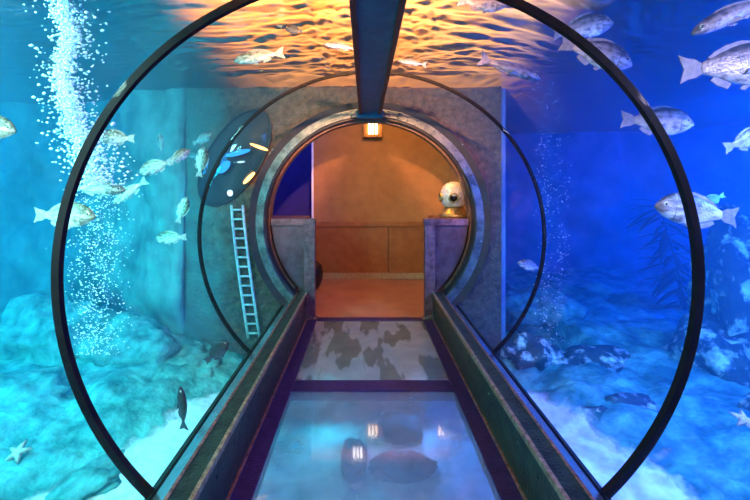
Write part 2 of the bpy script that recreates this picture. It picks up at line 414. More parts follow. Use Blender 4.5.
# front tank wall with the round opening
bm = bmesh.new()
n = 128
def ell(i, s): 
    a = 2 * PI * i / n
    return RX * s * math.cos(a), AX + RZ * s * math.sin(a)
def rect(i):
    a = 2 * PI * i / n
    c, s_ = math.cos(a), math.sin(a)
    k = min(((1.62 if c > 0 else 2.3) / abs(c)) if abs(c) > 1e-6 else 9, ((1.95 if s_ > 0 else 2.3) / abs(s_)) if abs(s_) > 1e-6 else 9)
    return c * k, AX + s_ * k
for y, flip in ((4.93, 0), (5.08, 1)):
    A = [bm.verts.new((ell(i, .955)[0], y, ell(i, .955)[1])) for i in range(n)]
    B = [bm.verts.new((rect(i)[0], y, rect(i)[1])) for i in range(n)]
    for i in range(n):
        j = (i + 1) % n
        bm.faces.new((A[i], A[j], B[j], B[i]))
    if flip:
        for i in range(n):
            j = (i + 1) % n
            bm.faces.new((A[i], A[j], A0_[j], A0_[i]))
    A0_ = A
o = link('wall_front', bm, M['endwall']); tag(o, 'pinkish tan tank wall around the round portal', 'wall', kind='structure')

# half walls inside the portal
def half_wall(s, lab):
    root = empty('half_wall', (s * 1.0, 5.0, 0)); tag(root, lab, 'half wall')
    ox = s * 1.0
    rr = .825
    def circ_pts(z0, z1, k=14):
        out = []
        for i in range(k + 1):
            z = z0 + (z1 - z0) * i / k
            out.append((RX * rr * math.sqrt(max(0, 1 - ((z - AX) / (RZ * rr)) ** 2)), z))
        return out
    X = lambda x: s * x - ox
    zt = 1.245
    bm = bmesh.new()   # core: fills the side of the opening
    pts = [(.70, .02), (.70, zt - .03)] + [(x - .004, z) for x, z in circ_pts(.26, zt - .03)][::-1] + [(.80, .02)]
    prism_y(bm, [(X(x), z) for x, z in pts], 5.03 - 5, 5.09 - 5)
    link('panel', bm, M['halfpanel'], root)
    bm = bmesh.new()   # post
    box(bm, *sorted((X(.685), X(.815))), -.02, .09, 0.0, zt - .05, .004)
    z = .12
    while z < zt - .1:
        dome(bm, (X(.705), -.02, z), .008, (0, -1, 0)); dome(bm, (X(.795), -.02, z), .008, (0, -1, 0)); z += .085
    link('post', bm, M['halfwall'], root)
    bm = bmesh.new()   # top rail with a ledge
    x1 = RX * rr - .004
    box(bm, *sorted((X(.68), X(x1))), -.025, .10, zt - .085, zt, .004)
    x = .71
    while x < 1.2:
        dome(bm, (X(x), -.025, zt - .025), .008, (0, -1, 0)); dome(bm, (X(x), -.025, zt - .065), .008, (0, -1, 0)); x += .075
    link('top_rail', bm, M['halfwall'], root)
    bm = bmesh.new(); box(bm, *sorted((X(.83), X(1.44))), .11, .62, 0.0, zt - .004, .006); link('rear_plinth', bm, M['halfwall'], root)
half_wall(-1, 'riveted mauve metal half wall on the left of the portal')
half_wall(1, 'riveted mauve metal half wall on the right of the portal below the helmet')

# ------------------------------------------------------------------ passage
bm = bmesh.new(); box(bm, -2.25, 1.56, 4.99, 8.8, -.12, -.004)
o = link('floor', bm, M['passfloor']); tag(o, 'polished reddish concrete floor of the passage beyond the portal', 'floor', kind='structure')
YB = 7.2
bm = bmesh.new(); box(bm, -1.0, 1.46, YB, YB + .15, .96, 3.3)
o = link('wall_back', bm, M['orange']); tag(o, 'ochre orange wall at the end of the passage', 'wall', kind='structure')
bm = bmesh.new()
box(bm, -1.0, .35, YB - .03, YB + .1, .10, .93, .004); box(bm, .36, 1.46, YB - .03, YB + .1, .10, .93, .004)
box(bm, -1.0, 1.46, YB - .05, YB + .1, .93, 1.02, .006)
x = -.95
while x < 1.44:
    dome(bm, (x, YB - .05, .99), .010, (0, -1, 0)); dome(bm, (x, YB - .05, .955), .010, (0, -1, 0)); x += .09
z = .16
while z < .9:
    dome(bm, (.33, YB - .03, z), .009, (0, -1, 0)); dome(bm, (.38, YB - .03, z), .009, (0, -1, 0)); z += .08
o = link('trim_1', bm, M['orangelow']); tag(o, 'riveted copper toned dado panels along the passage wall', 'wall panel', kind='structure')
bm = bmesh.new(); prism_y(bm, [(-1.0, 0), (1.46, 0), (1.46, .10), (-1.0, .10)], YB - .07, YB)
o = link('baseboard_back', bm, M['cove']); tag(o, 'speckled skirting at the foot of the passage wall', 'baseboard', kind='structure')
bm = bmesh.new(); box(bm, 1.46, 1.56, 5.09, 7.4, 0, 3.3); o = link('wall_passage_right', bm, M['orange']); tag(o, kind='structure'); o['label'] = 'ochre side wall of the passage on the right'; o['category'] = 'wall'; o.name = 'wall_right'
bm = bmesh.new(); box(bm, -2.25, -1.0, 8.6, 8.75, 0, 3.3); box(bm, -2.35, -2.25, 5.2, 8.75, 0, 3.3)
o = link('wall_left', bm, M['navy']); tag(o, 'dark blue wall of the side room left of the passage', 'wall', kind='structure')
bm = bmesh.new(); box(bm, -2.35, 1.56, 5.09, 8.75, 3.3, 3.4); o = link('ceiling', bm, M['dark']); tag(o, 'dark ceiling of the passage', 'ceiling', kind='structure')
bm = bmesh.new(); box(bm, -1.02, -.985, YB - .012, YB + .16, 1.02, 3.3, .004); o = link('trim_2', bm, M['trimlit']); tag(o, 'pale bluish corner strip at the wall edge', 'trim', kind='structure')
# wall closing the tunnel behind the viewer
bm = bmesh.new(); box(bm, -2.2, 2.2, -3.1, -2.95, -1, 3.2); o = link('wall_rear', bm, M['orange']); o.data.materials[0] = M['dark']; tag(o, 'dark wall behind the viewer', 'wall', kind='structure')

# lamps on the passage wall
def wall_lamp(x, z, lab, glow):
    root = empty('wall_lamp', (x, YB, z)); tag(root, lab, 'lamp', 'wall lamps in the passage')
    bm = bmesh.new()
    w, h = .17, .15
    box(bm, -w, w, -.13, 0, -h, -h + .045, .004); box(bm, -w, w, -.13, 0, h - .03, h, .004)
    box(bm, -w, -w + .05, -.12, 0, -h, h, .004); box(bm, w - .05, w, -.12, 0, -h, h, .004); box(bm, -w, w, -.03, 0, -h, h)
    link('housing', bm, M['housing'], root)
    for k in (-1, 0, 1):
        bm = bmesh.new(); tube(bm, [(k * .062, -.075, -.085), (k * .062, -.075, .115)], .018, 10); link('lamp_tube', bm, glow, root, True)
    return root
wall_lamp(.08, 2.67, 'small amber wall lamp with three glowing tubes below the beam end', M['warm'])
wall_lamp(1.33, 2.66, 'second amber wall lamp mirrored in the glass floor, hidden behind the portal ring', M['warm'])
root = wall_lamp(-.19, 3.06, 'white wall lamp mirrored in the glass floor, hidden above the portal', M['whitelamp'])

# black rounded bin behind the left half wall
bm = bmesh.new()
lathe(bm, [(.10, 0), (.15, .06), (.19, .18), (.195, .28), (.17, .38), (.11, .44), (.03, .455)], seg=28)
o = link('waste_bin', bm, M['black'], smooth=True); o.location = (-.93, 6.45, -.004 + .0)
tag(o, 'black rounded bin half hidden behind the left half wall', 'bin')

# ------------------------------------------------------------------ diving helmet on the right half wall
hx, hy, hz = 1.135, 5.38, 1.241
root = empty('diving_helmet', (hx, hy, hz)); root.rotation_euler = (0, 0, math.radians(-13)); root.scale = (1.06, 1.06, 1.04); tag(root, 'pale metal diving helmet with dark round window on the right half wall', 'helmet')
bm = bmesh.new(); lathe(bm, [(.185, 0), (.185, .03), (.165, .05), (.135, .10), (.115, .13)], seg=32); 
for k in range(10):
    a = 2 * PI * k / 10; dome(bm, (.165 * math.cos(a), .165 * math.sin(a), .045), .014, (math.cos(a) * .3, math.sin(a) * .3, 1))
link('corselet', bm, M['brass'], root, True)
bm = bmesh.new(); lathe(bm, [(.12, .13), (.15, .16), (.168, .22), (.172, .28), (.16, .34), (.135, .39), (.095, .43), (.04, .45), (.005, .453)], seg=36); link('dome', bm, M['helmet'], root, True)
def porthole(c, nrm, r):
    nrm = Vector(nrm).normalized(); q = nrm.to_track_quat('Z', 'Y').to_matrix()
    bm = bmesh.new()
    lathe(bm, [(r, -.05), (r, .02), (r * .72, .02), (r * .7, -.01), (r * .02, -.012)], seg=20)
    for v in bm.verts: v.co = Vector(c) + q @ v.co
    f = link('window_frame', bm, M['brass'], root, True)
    bm = bmesh.new(); lathe(bm, [(r * .68, -.008), (r * .68, .004), (r * .01, .008)], seg=20)
    for v in bm.verts: v.co = Vector(c) + q @ v.co
    link('window_glass', bm, M['porthole'], f)
porthole((0, -.165, .245), (0, -1, 0), .066)
porthole((-.155, -.06, .25), (-1, -.35, 0), .055)
porthole((.155, -.06, .25), (1, -.35, 0), .055)

# ------------------------------------------------------------------ tank walls, bed, water
def liner(name, pts, z0, z1, m, lab, amp):
    bm = bmesh.new()
    dense = []
    for i in range(len(pts) - 1):
        a, b = Vector(pts[i]), Vector(pts[i + 1]); k = max(2, int((b - a).length / .10))
        for j in range(k): dense.append(a.lerp(b, j / k))
    dense.append(Vector(pts[-1]))
    for _ in range(14):
        dense = [dense[0]] + [(dense[i - 1] + dense[i] * 2 + dense[i + 1]) / 4 for i in range(1, len(dense) - 1)] + [dense[-1]]
    nz = 42; g = []
    for i, p in enumerate(dense):
        t = (dense[min(i + 1, len(dense) - 1)] - dense[max(i - 1, 0)]).normalized(); nr = Vector((t.y, -t.x))
        col = []
        for k in range(nz + 1):
            z = z0 + (z1 - z0) * k / nz
            f = noise.fractal(Vector((p.x * .9, p.y * .9, z * .9)), 1.0, 2.0, 5) * amp * min(1, max(0, (abs(p.x) - 1.9) / .8))
            col.append(bm.verts.new((p.x - nr.x * f, p.y - nr.y * f, z)))
        g.append(col)
    for i in range(len(g) - 1):
        for k in range(nz): bm.faces.new((g[i][k], g[i + 1][k], g[i + 1][k + 1], g[i][k + 1]))
    o = link(name, bm, m, smooth=True); o.modifiers.new('thick', 'SOLIDIFY').thickness = .08
    tag(o, lab, 'wall', kind='structure')
    return o
M['wallL'] = mat('algae stained concrete', (.05, .14, .14), (.20, .36, .33), 2.2, .85, 0, .5, 9, stretch=(1, 1, .6))
M['wallR'] = mat('blue painted concrete', (.10, .16, .26), (.20, .30, .42), 2.0, .8, 0, .3, 7)
liner('wall_tank_left', [(-2.26, 5.0), (-2.7, 5.06), (-3.3, 5.5), (-4.6, 6.0), (-6.2, 5.6), (-7, 4), (-7, -3)], -1.0, 3.0, M['wallL'], 'algae stained rock wall at the back of the left tank', .30)
liner('wall_tank_right', [(1.62, 5.02), (1.66, 5.3), (1.70, 5.9), (1.8, 8.2), (3.0, 9.3), (6.5, 9.0), (8, 7), (8, -3)], -1.0, 3.0, M['wallR'], 'deep blue wall at the back of the right tank', .25)

def bed_h(x, y):
    f = noise.fractal(Vector((x * .8, y * .8, 3.1)), 1.0, 2.0, 5)
    f2 = noise.fractal(Vector((x * 3, y * 3, 8.1)), 1.0, 2.0, 4)
    if x < 0:
        xb = -2.28 + .51 * (y - 2.73); r = (xb - x)
    else:
        xb = 2.16 - .35 * (y - 2.73); r = (x - xb)
    zone = 1 / (1 + math.exp(-r * 7))
    h = -.52 + .03 * f + zone * (.10 + .16 * f + .07 * f2 + min(.9, max(0, r)) * .18)
    return h, zone
bm = bmesh.new(); lay = bm.verts.layers.float.new('zone')
nx, ny = 200, 170; g = []
for i in range(nx + 1):
    row = []
    for j in range(ny + 1):
        x = -7 + 15 * i / nx; y = -3 + 12.4 * j / ny
        h, zn = bed_h(x, y)
        if abs(x) < 2.6 and y > 4.85: h = min(h, -.55)
        if abs(x) < .9: zn = .35
        v = bm.verts.new((x, y, h)); v[lay] = zn; row.append(v)
    g.append(row)
for i in range(nx):
    for j in range(ny): bm.faces.new((g[i][j], g[i + 1][j], g[i + 1][j + 1], g[i][j + 1]))
o = link('sea_bed', bm, M['bed'], smooth=True); tag(o, 'pale sand and algae covered rock bed of the tank', 'sea bed', kind='structure')

# water body (haze and colour of the water)
SURF = 2.84
def water():
    m = bpy.data.materials.new('tank water'); m.use_nodes = True
    nt = m.node_tree; N = nt.nodes; L = nt.links; N.clear()
    s = N.new('ShaderNodeVolumeScatter'); s.inputs['Color'].default_value = (.1, .62, 1, 1); s.inputs['Density'].default_value = WD_S; s.inputs['Anisotropy'].default_value = .2
    a = N.new('ShaderNodeVolumeAbsorption'); a.inputs['Color'].default_value = (0, .78, .93, 1); a.inputs['Density'].default_value = WD_A
    ad = N.new('ShaderNodeAddShader'); o = N.new('ShaderNodeOutputMaterial')
    L.new(s.outputs[0], ad.inputs[0]); L.new(a.outputs[0], ad.inputs[1]); L.new(ad.outputs[0], o.inputs['Volume'])
    m.volume_intersection_method = 'ACCURATE' if hasattr(m, 'volume_intersection_method') else None
    return m
WD_S, WD_A = .05, .26
try: M['water'] = water()
except Exception:
    M['water'] = bpy.data.materials['tank water']
bm = bmesh.new()
hole = []
for i in range(61):
    a = A0 + (A1 - A0) * i / 60
    hole.append((RX * 1.04 * math.cos(a), AX + RZ * 1.04 * math.sin(a)))
hole += [(-1.12, -.1), (1.12, -.1)]
yA, yB = -2.9, 4.925
def side(y):
    return [bm.verts.new((x, y, z)) for x, z in hole], [bm.verts.new((x, y, z)) for x, z in ((8, SURF), (-7, SURF), (-7, -1), (8, -1))]
hA, oA = side(yA); hB, oB = side(yB)
def capfaces(h, o):
    # hole is listed right base -> top -> left base -> left foot -> right foot
    n_ = 61
    t = 30
    bm.faces.new([o[0]] + [o[1]] + [h[t]])
    for i in range(t): bm.faces.new((o[0], h[i + 1], h[i]))
    for i in range(t, 60): bm.faces.new((o[1], h[i + 1], h[i]))
    bm.faces.new((o[0], h[0], h[62], o[3])); bm.faces.new((o[1], o[2], h[61], h[60])); bm.faces.new((o[2], o[3], h[62], h[61]))
capfaces(hA, oA); capfaces(hB, oB)
for a_, b_ in ((hA, hB), (oA, oB)):
    for i in range(len(a_)):
        j = (i + 1) % len(a_); bm.faces.new((a_[i], a_[j], b_[j], b_[i]))
box(bm, 1.64, 8, 4.93, 9.5, -1, SURF); box(bm, -7, -2.4, 4.93, 6.6, -1, SURF)
o = link('water', bm, M['water']); tag(o, 'hazy blue water filling the tank around the tunnel', 'water', kind='stuff')

# rippled water surface
def surf_mat():
    m = bpy.data.materials.new('rippled water surface'); m.use_nodes = True
    nt = m.node_tree; N = nt.nodes; L = nt.links; N.clear()
    t = N.new('ShaderNodeBsdfTranslucent'); t.inputs['Color'].default_value = (.9, .9, .88, 1)
    g = N.new('ShaderNodeBsdfGlossy'); g.inputs['Roughness'].default_value = .06; g.inputs['Color'].default_value = (.95, .97, 1, 1)
    mx = N.new('ShaderNodeMixShader'); mx.inputs[0].default_value = .42
    o = N.new('ShaderNodeOutputMaterial')
    L.new(t.outputs[0], mx.inputs[1]); L.new(g.outputs[0], mx.inputs[2]); L.new(mx.outputs[0], o.inputs['Surface'])
    return m
bm = bmesh.new(); g = []
x0, x1, y0, y1 = -7, 8, -2.9, 9.4
xs = []; x = x0
while x < x1: xs.append(x); x += .022 if abs(x) < 2.2 else .10
ys = []; y = y0
while y < y1: ys.append(y); y += .016 if 1.5 < y < 4.4 else .10
def wave(x, y):
    w = noise.noise(Vector((x * .8, y * .8, 1.3))) * 1.2
    a = x * .92 + y * .38 * (1 if x > 0 else -1) * min(1, abs(x) * 2); b = y - .15 * x * x
    u = noise.noise(Vector((a * 2.6 + w, b * 8 + 3 * w, .3)))
    v = noise.noise(Vector((a * 6 + 4 * w, b * 18 + 5 * w, 5.3)))
    q = noise.noise(Vector((a * 12 + 3 * w, b * 30 + 5 * w, 2.3)))
    return .017 * u + .012 * v + .005 * q + .012 * w
for x in xs: g.append([bm.verts.new((x, y, SURF + .03 + wave(x, y))) for y in ys])
for i in range(len(xs) - 1):
    for j in range(len(ys) - 1):
        if ys[j] > 4.95 and -2.35 < xs[i] < 1.6: continue
        bm.faces.new((g[i][j], g[i + 1][j], g[i + 1][j + 1], g[i][j + 1]))
for v in [v for v in bm.verts if not v.link_faces]: bm.verts.remove(v)
o = link('water_surface', bm, surf_mat(), smooth=True); tag(o, 'rippled water surface glowing orange above the tunnel top', 'water surface', kind='stuff')

# ------------------------------------------------------------------ ladder
root = empty('ladder', P(246, 340, 4.86)); tag(root, 'narrow pale ladder fixed to the tank wall left of the portal', 'ladder')
ro = root.location
def rail_pts(off):
    out = []
    for k in range(9):
        t = k / 8
        px = 237 + (254 - 237) * t ** 1.25; py = 205 + (338 - 205) * t
        p = P(px, py, 4.855); out.append(Vector((p.x + off, p.y, p.z)) - ro)
    return out
L_, R_ = rail_pts(-.07), rail_pts(.07)
for q in (L_, R_):
    bm = bmesh.new(); tube(bm, q, .017, 8); link('side_pole', bm, M['ladder'], root, True)
for k in range(14):
    t = (k + .5) / 14 * 8; i = int(t); f = t - i
    bm = bmesh.new(); tube(bm, [L_[i].lerp(L_[i + 1], f), R_[i].lerp(R_[i + 1], f)], .013, 8); link('rung', bm, M['ladder'], root, True)

# ------------------------------------------------------------------ bubble window on the tank wall
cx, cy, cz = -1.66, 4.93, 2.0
root = empty('viewing_dome', (cx, cy, cz)); tag(root, 'dark glossy viewing dome with coloured reflections on the tank wall above the ladder', 'viewing window')
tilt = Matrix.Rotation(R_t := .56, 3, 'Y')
def domeball(a, b, c, seg=40, rings=14):
    bm = bmesh.new(); loops = []
    for k in range(rings + 1):
        t = PI / 2 * k / rings
        loops.append([bm.verts.new(tilt @ Vector((a * math.cos(t) * math.cos(2 * PI * i / seg), -c * math.sin(t), b * math.cos(t) * math.sin(2 * PI * i / seg)))) for i in range(seg)] if k < rings else [bm.verts.new(tilt @ Vector((0, -c, 0)))])
    for k in range(rings - 1):
        for i in range(seg): bm.faces.new((loops[k][i], loops[k][(i + 1) % seg], loops[k + 1][(i + 1) % seg], loops[k + 1][i]))
    for i in range(seg): bm.faces.new((loops[-2][i], loops[-2][(i + 1) % seg], loops[-1][0]))
    return bm
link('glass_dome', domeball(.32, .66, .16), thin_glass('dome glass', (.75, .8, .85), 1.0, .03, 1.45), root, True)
bm = bmesh.new()
pts = [tilt @ Vector((.325 * math.cos(2 * PI * i / 48), -.015, .67 * math.sin(2 * PI * i / 48))) for i in range(49)]
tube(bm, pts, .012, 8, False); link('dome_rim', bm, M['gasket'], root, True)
bm = bmesh.new()
ctr = bm.verts.new(tilt @ Vector((0, -.006, 0)))
rim = [bm.verts.new(p + Vector((0, .008, 0))) for p in pts[:-1]]
for i in range(48): bm.faces.new((ctr, rim[i], rim[(i + 1) % 48]))
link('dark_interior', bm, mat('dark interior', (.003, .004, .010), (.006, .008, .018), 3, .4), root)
M['oreflect'] = emit('orange reflection glow', (1, .42, .10), 8); M['breflect'] = emit('blue reflection glow', (.03, .35, .9), 2.4); M['preflect'] = emit('pale reflection glow', (.6, .8, 1), 2.2)  # glowing shapes stand in for coloured reflections on the dome, no lamps there
for (px, py, dx, dz, ang, m) in ((259, 147, .12, .018, -.35, 'oreflect'), (249, 178, .10, .022, .8, 'oreflect'), (238, 153, .16, .030, .25, 'breflect'), (224, 167, .10, .05, .8, 'breflect'), (230, 193, .035, .04, .2, 'preflect'), (241, 162, .05, .012, .1, 'preflect')):
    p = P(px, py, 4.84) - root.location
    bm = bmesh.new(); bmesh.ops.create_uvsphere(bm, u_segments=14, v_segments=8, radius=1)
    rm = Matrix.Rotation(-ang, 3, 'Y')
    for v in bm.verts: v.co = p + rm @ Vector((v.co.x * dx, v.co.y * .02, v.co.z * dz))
    link('reflection_glow', bm, M[m], root, True)

# ------------------------------------------------------------------ rocks, plants, starfish
def rock(loc, size, m, lab, seed, grp=None, name='rock', sub=4, amp=.45):
    bm = bmesh.new(); bmesh.ops.create_icosphere(bm, subdivisions=sub, radius=1)
    for v in bm.verts:
        n_ = v.co.normalized()
        f = noise.fractal(n_ * 1.4 + Vector((seed * 7.3, seed, 0)), 1.0, 2.0, 5) * amp
        f += abs(noise.noise(n_ * 4 + Vector((seed, 0, 3)))) * .12
        v.co = Vector((n_.x * size[0], n_.y * size[1], n_.z * size[2])) * (1 + f)
    o = link(name, bm, m, smooth=True); o.location = loc; tag(o, lab, 'rock', grp)
    return o
rock((4.3, 4.5, .25), (.42, .6, .95), M['dappledRock'], 'tall light-dappled rock outcrop at the right edge behind the big bream', 1)
rock((3.75, 4.3, -.30), (.42, .5, .42), M['dappledRock'], 'pale ridged boulder at the foot of the outcrop on the right', 2)
rock((3.55, 3.3, -.42), (.42, .45, .36), M['dappledRock'], 'light-dappled boulder at the lower right edge', 3)
rock((2.55, 4.6, -.40), (.45, .28, .16), M['dappledRock'], 'low pale rock ledge beyond the right sand', 4)
rock((2.35, 3.65, -.42), (.38, .20, .13), M['dappledRock'], 'long flat rock ledge beside the right sand strip', 5)
rock((1.95, 4.75, -.42), (.32, .25, .26), M['dappledRock'], 'dappled rock at the wall foot right of the portal', 6)
rock((2.6, 6.2, -.3), (.6, .5, .35), M['rock'], 'dim blue rock far back in the right tank', 7)
rock((-2.75, 4.6, -.30), (.6, .4, .38), M['rock'], 'large green rock at the foot of the left tank wall', 8)
rock((-3.75, 4.7, -.2), (.7, .5, .5), M['rock'], 'big teal boulder at the far left of the tank', 9)
rock((-3.3, 3.7, -.32), (.55, .35, .22), M['rock'], 'low algae covered rock in front of the far left boulder', 10)
rock((-2.05, 4.5, -.42), (.35, .3, .2), M['rock'], 'small green rock below the ladder', 11)
rock((-2.10, 2.95, -.51), (.22, .26, .05), M['rock'], 'flat grey green stone lying in the left white sand', 12)
rock((.24, 3.50, -.47), (.20, .17, .10), M['darkrock'], 'squarish dark stone beneath the near glass panel, upper one', 13, amp=.2)
rock((.22, 3.02, -.48), (.24, .13, .09), M['darkrock'], 'wide dark stone beneath the near glass panel, lower one', 14, amp=.2)
rock((-.15, 3.15, -.49), (.10, .24, .07), M['darkrock'], 'narrow dark stone beneath the near glass panel on the left', 15, amp=.2)

def starfish(loc, r, m, lab, rot):
    bm = bmesh.new(); seg = 10
    top = bm.verts.new((0, 0, r * .32)); bot = bm.verts.new((0, 0, -r * .02))
    ringv = []; mid = []
    for i in range(40):
        a = 2 * PI * i / 40 + rot; k = (i % 8) / 8
        f = .42 + .58 * (abs(2 * k - 1) ** 1.6)
        ringv.append(bm.verts.new((r * f * math.cos(a), r * f * math.sin(a), 0)))
        mid.append(bm.verts.new((r * f * .6 * math.cos(a), r * f * .6 * math.sin(a), r * .2)))
    for i in range(40):
        j = (i + 1) % 40
        bm.faces.new((top, mid[i], mid[j])); bm.faces.new((mid[i], ringv[i], ringv[j], mid[j])); bm.faces.new((bot, ringv[j], ringv[i]))
    o = link('starfish', bm, m, smooth=True); o.location = loc; o.rotation_euler = (.55, 0, 0); tag(o, lab, 'starfish')
p = P(18, 452, 3.0); starfish((p.x, p.y, bed_h(p.x, p.y)[0] + .04), .10, M['star'], 'pale peach starfish on the rock at the lower left', .3)
p = P(744, 420, 2.8); starfish((p.x, p.y, p.z), .09, M['pinkstar'], 'pink starfish on the boulder at the right edge', 1.1)

def kelp(base, h, nb, lean, lab, bl):
    root = empty('kelp_plant', base); tag(root, lab, 'sea plant')
    pts = [Vector((lean * t + .03 * math.sin(5 * t), .03 * math.cos(4 * t), h * t)) for t in [k / 12 for k in range(13)]]
    bm = bmesh.new(); tube(bm, pts, [.014 * (1 - .6 * k / 12) for k in range(13)], 6); link('stem', bm, M['kelp'], root, True)
    rnd = random.Random(int(h * 100) + nb)
    bm = bmesh.new()
    for k in range(nb):
        t = .12 + .86 * k / nb; i = min(11, int(t * 12)); p = pts[i].lerp(pts[i + 1], t * 12 - i)
        a = rnd.uniform(0, 2 * PI); ln = bl * rnd.uniform(.7, 1.2); w = ln * .10
        dirv = Vector((math.cos(a), math.sin(a) * .6, rnd.uniform(-.5, .25))).normalized(); sd = dirv.cross(Vector((0, 0, 1))).normalized()
        prev = None
        for s in range(7):
            u = s / 6; c = p + dirv * ln * u + Vector((0, 0, -.25 * ln * u * u)); ww = w * math.sin(PI * min(.98, u * .9 + .08))
            q = [bm.verts.new(c + sd * ww), bm.verts.new(c + Vector((0, 0, .006))), bm.verts.new(c - sd * ww), bm.verts.new(c - Vector((0, 0, .006)))]
            if prev:
                for e in range(4): bm.faces.new((prev[e], prev[(e + 1) % 4], q[(e + 1) % 4], q[e]))
            prev = q
    link('fronds', bm, M['kelp'], root, True)
b = P(690, 330, 6.4); kelp(b, 2.1, 80, -.5, 'tall dark feathery kelp behind the large hoop on the right', .5)
b = P(562, 372, 5.4); kelp(b, .48, 16, .08, 'short dark sea plant on the rocks beyond the right sand', .16)

# ------------------------------------------------------------------ bubbles
def bubbles(pts_fn, n, rmin, rmax, lab, seed):
    rnd = random.Random(seed); bm = bmesh.new()
    for k in range(n):
        c = pts_fn(rnd); r = rnd.uniform(rmin, rmax) * rnd.uniform(.6, 1.0)
        vs = [bm.verts.new(c + r * Vector(d)) for d in ((1.2, 0, 0), (-1.2, 0, 0), (0, 1, 0), (0, -1, 0), (0, 0, .8), (0, 0, -.8))]
        for (i, j, l) in ((0, 2, 4), (2, 1, 4), (1, 3, 4), (3, 0, 4), (2, 0, 5), (1, 2, 5), (3, 1, 5), (0, 3, 5)): bm.faces.new((vs[i], vs[j], vs[l]))
    o = link('bubble_column', bm, M['bubble'], smooth=True); tag(o, lab, 'bubbles', kind='stuff')
def colA(rnd):
    py = rnd.uniform(-5, 185)
    import bisect
    ys_ = [-5, 35, 75, 110, 150, 190]; xs_ = [60, 70, 61, 70, 84, 96]
    k = min(4, max(0, bisect.bisect(ys_, py) - 1)); f = (py - ys_[k]) / (ys_[k + 1] - ys_[k]); c = xs_[k] + (xs_[k + 1] - xs_[k]) * f
    core = rnd.random() < (.8 if py < 130 else .45)
    px = c + (rnd.gauss(0, 5.5) if core else rnd.gauss(4, 16))
    return P(px, py, 2.5 + rnd.gauss(0, .06))
bubbles(colA, 4200, .005, .015, 'dense column of white air bubbles rising at the upper left', 3)
def colB(rnd):
    py = rnd.uniform(185, 355); px = 98 + rnd.gauss(0, 14) - (py - 200) * .02
    return P(px, py, 2.9 + rnd.gauss(0, .1))
bubbles(colB, 1300, .003, .0085, 'loose stream of glittering bubbles below the round bream on the left', 4)
def colC(rnd):
    py = rnd.uniform(60, 345); px = (545 if rnd.random() < .6 else 560) + rnd.gauss(0, 5)
    return P(px - (py < 120) * (120 - py) * .25, py, 4.6 + rnd.gauss(0, .08))
bubbles(colC, 700, .004, .010, 'faint thin curtain of bubbles in the deep blue right tank', 5)

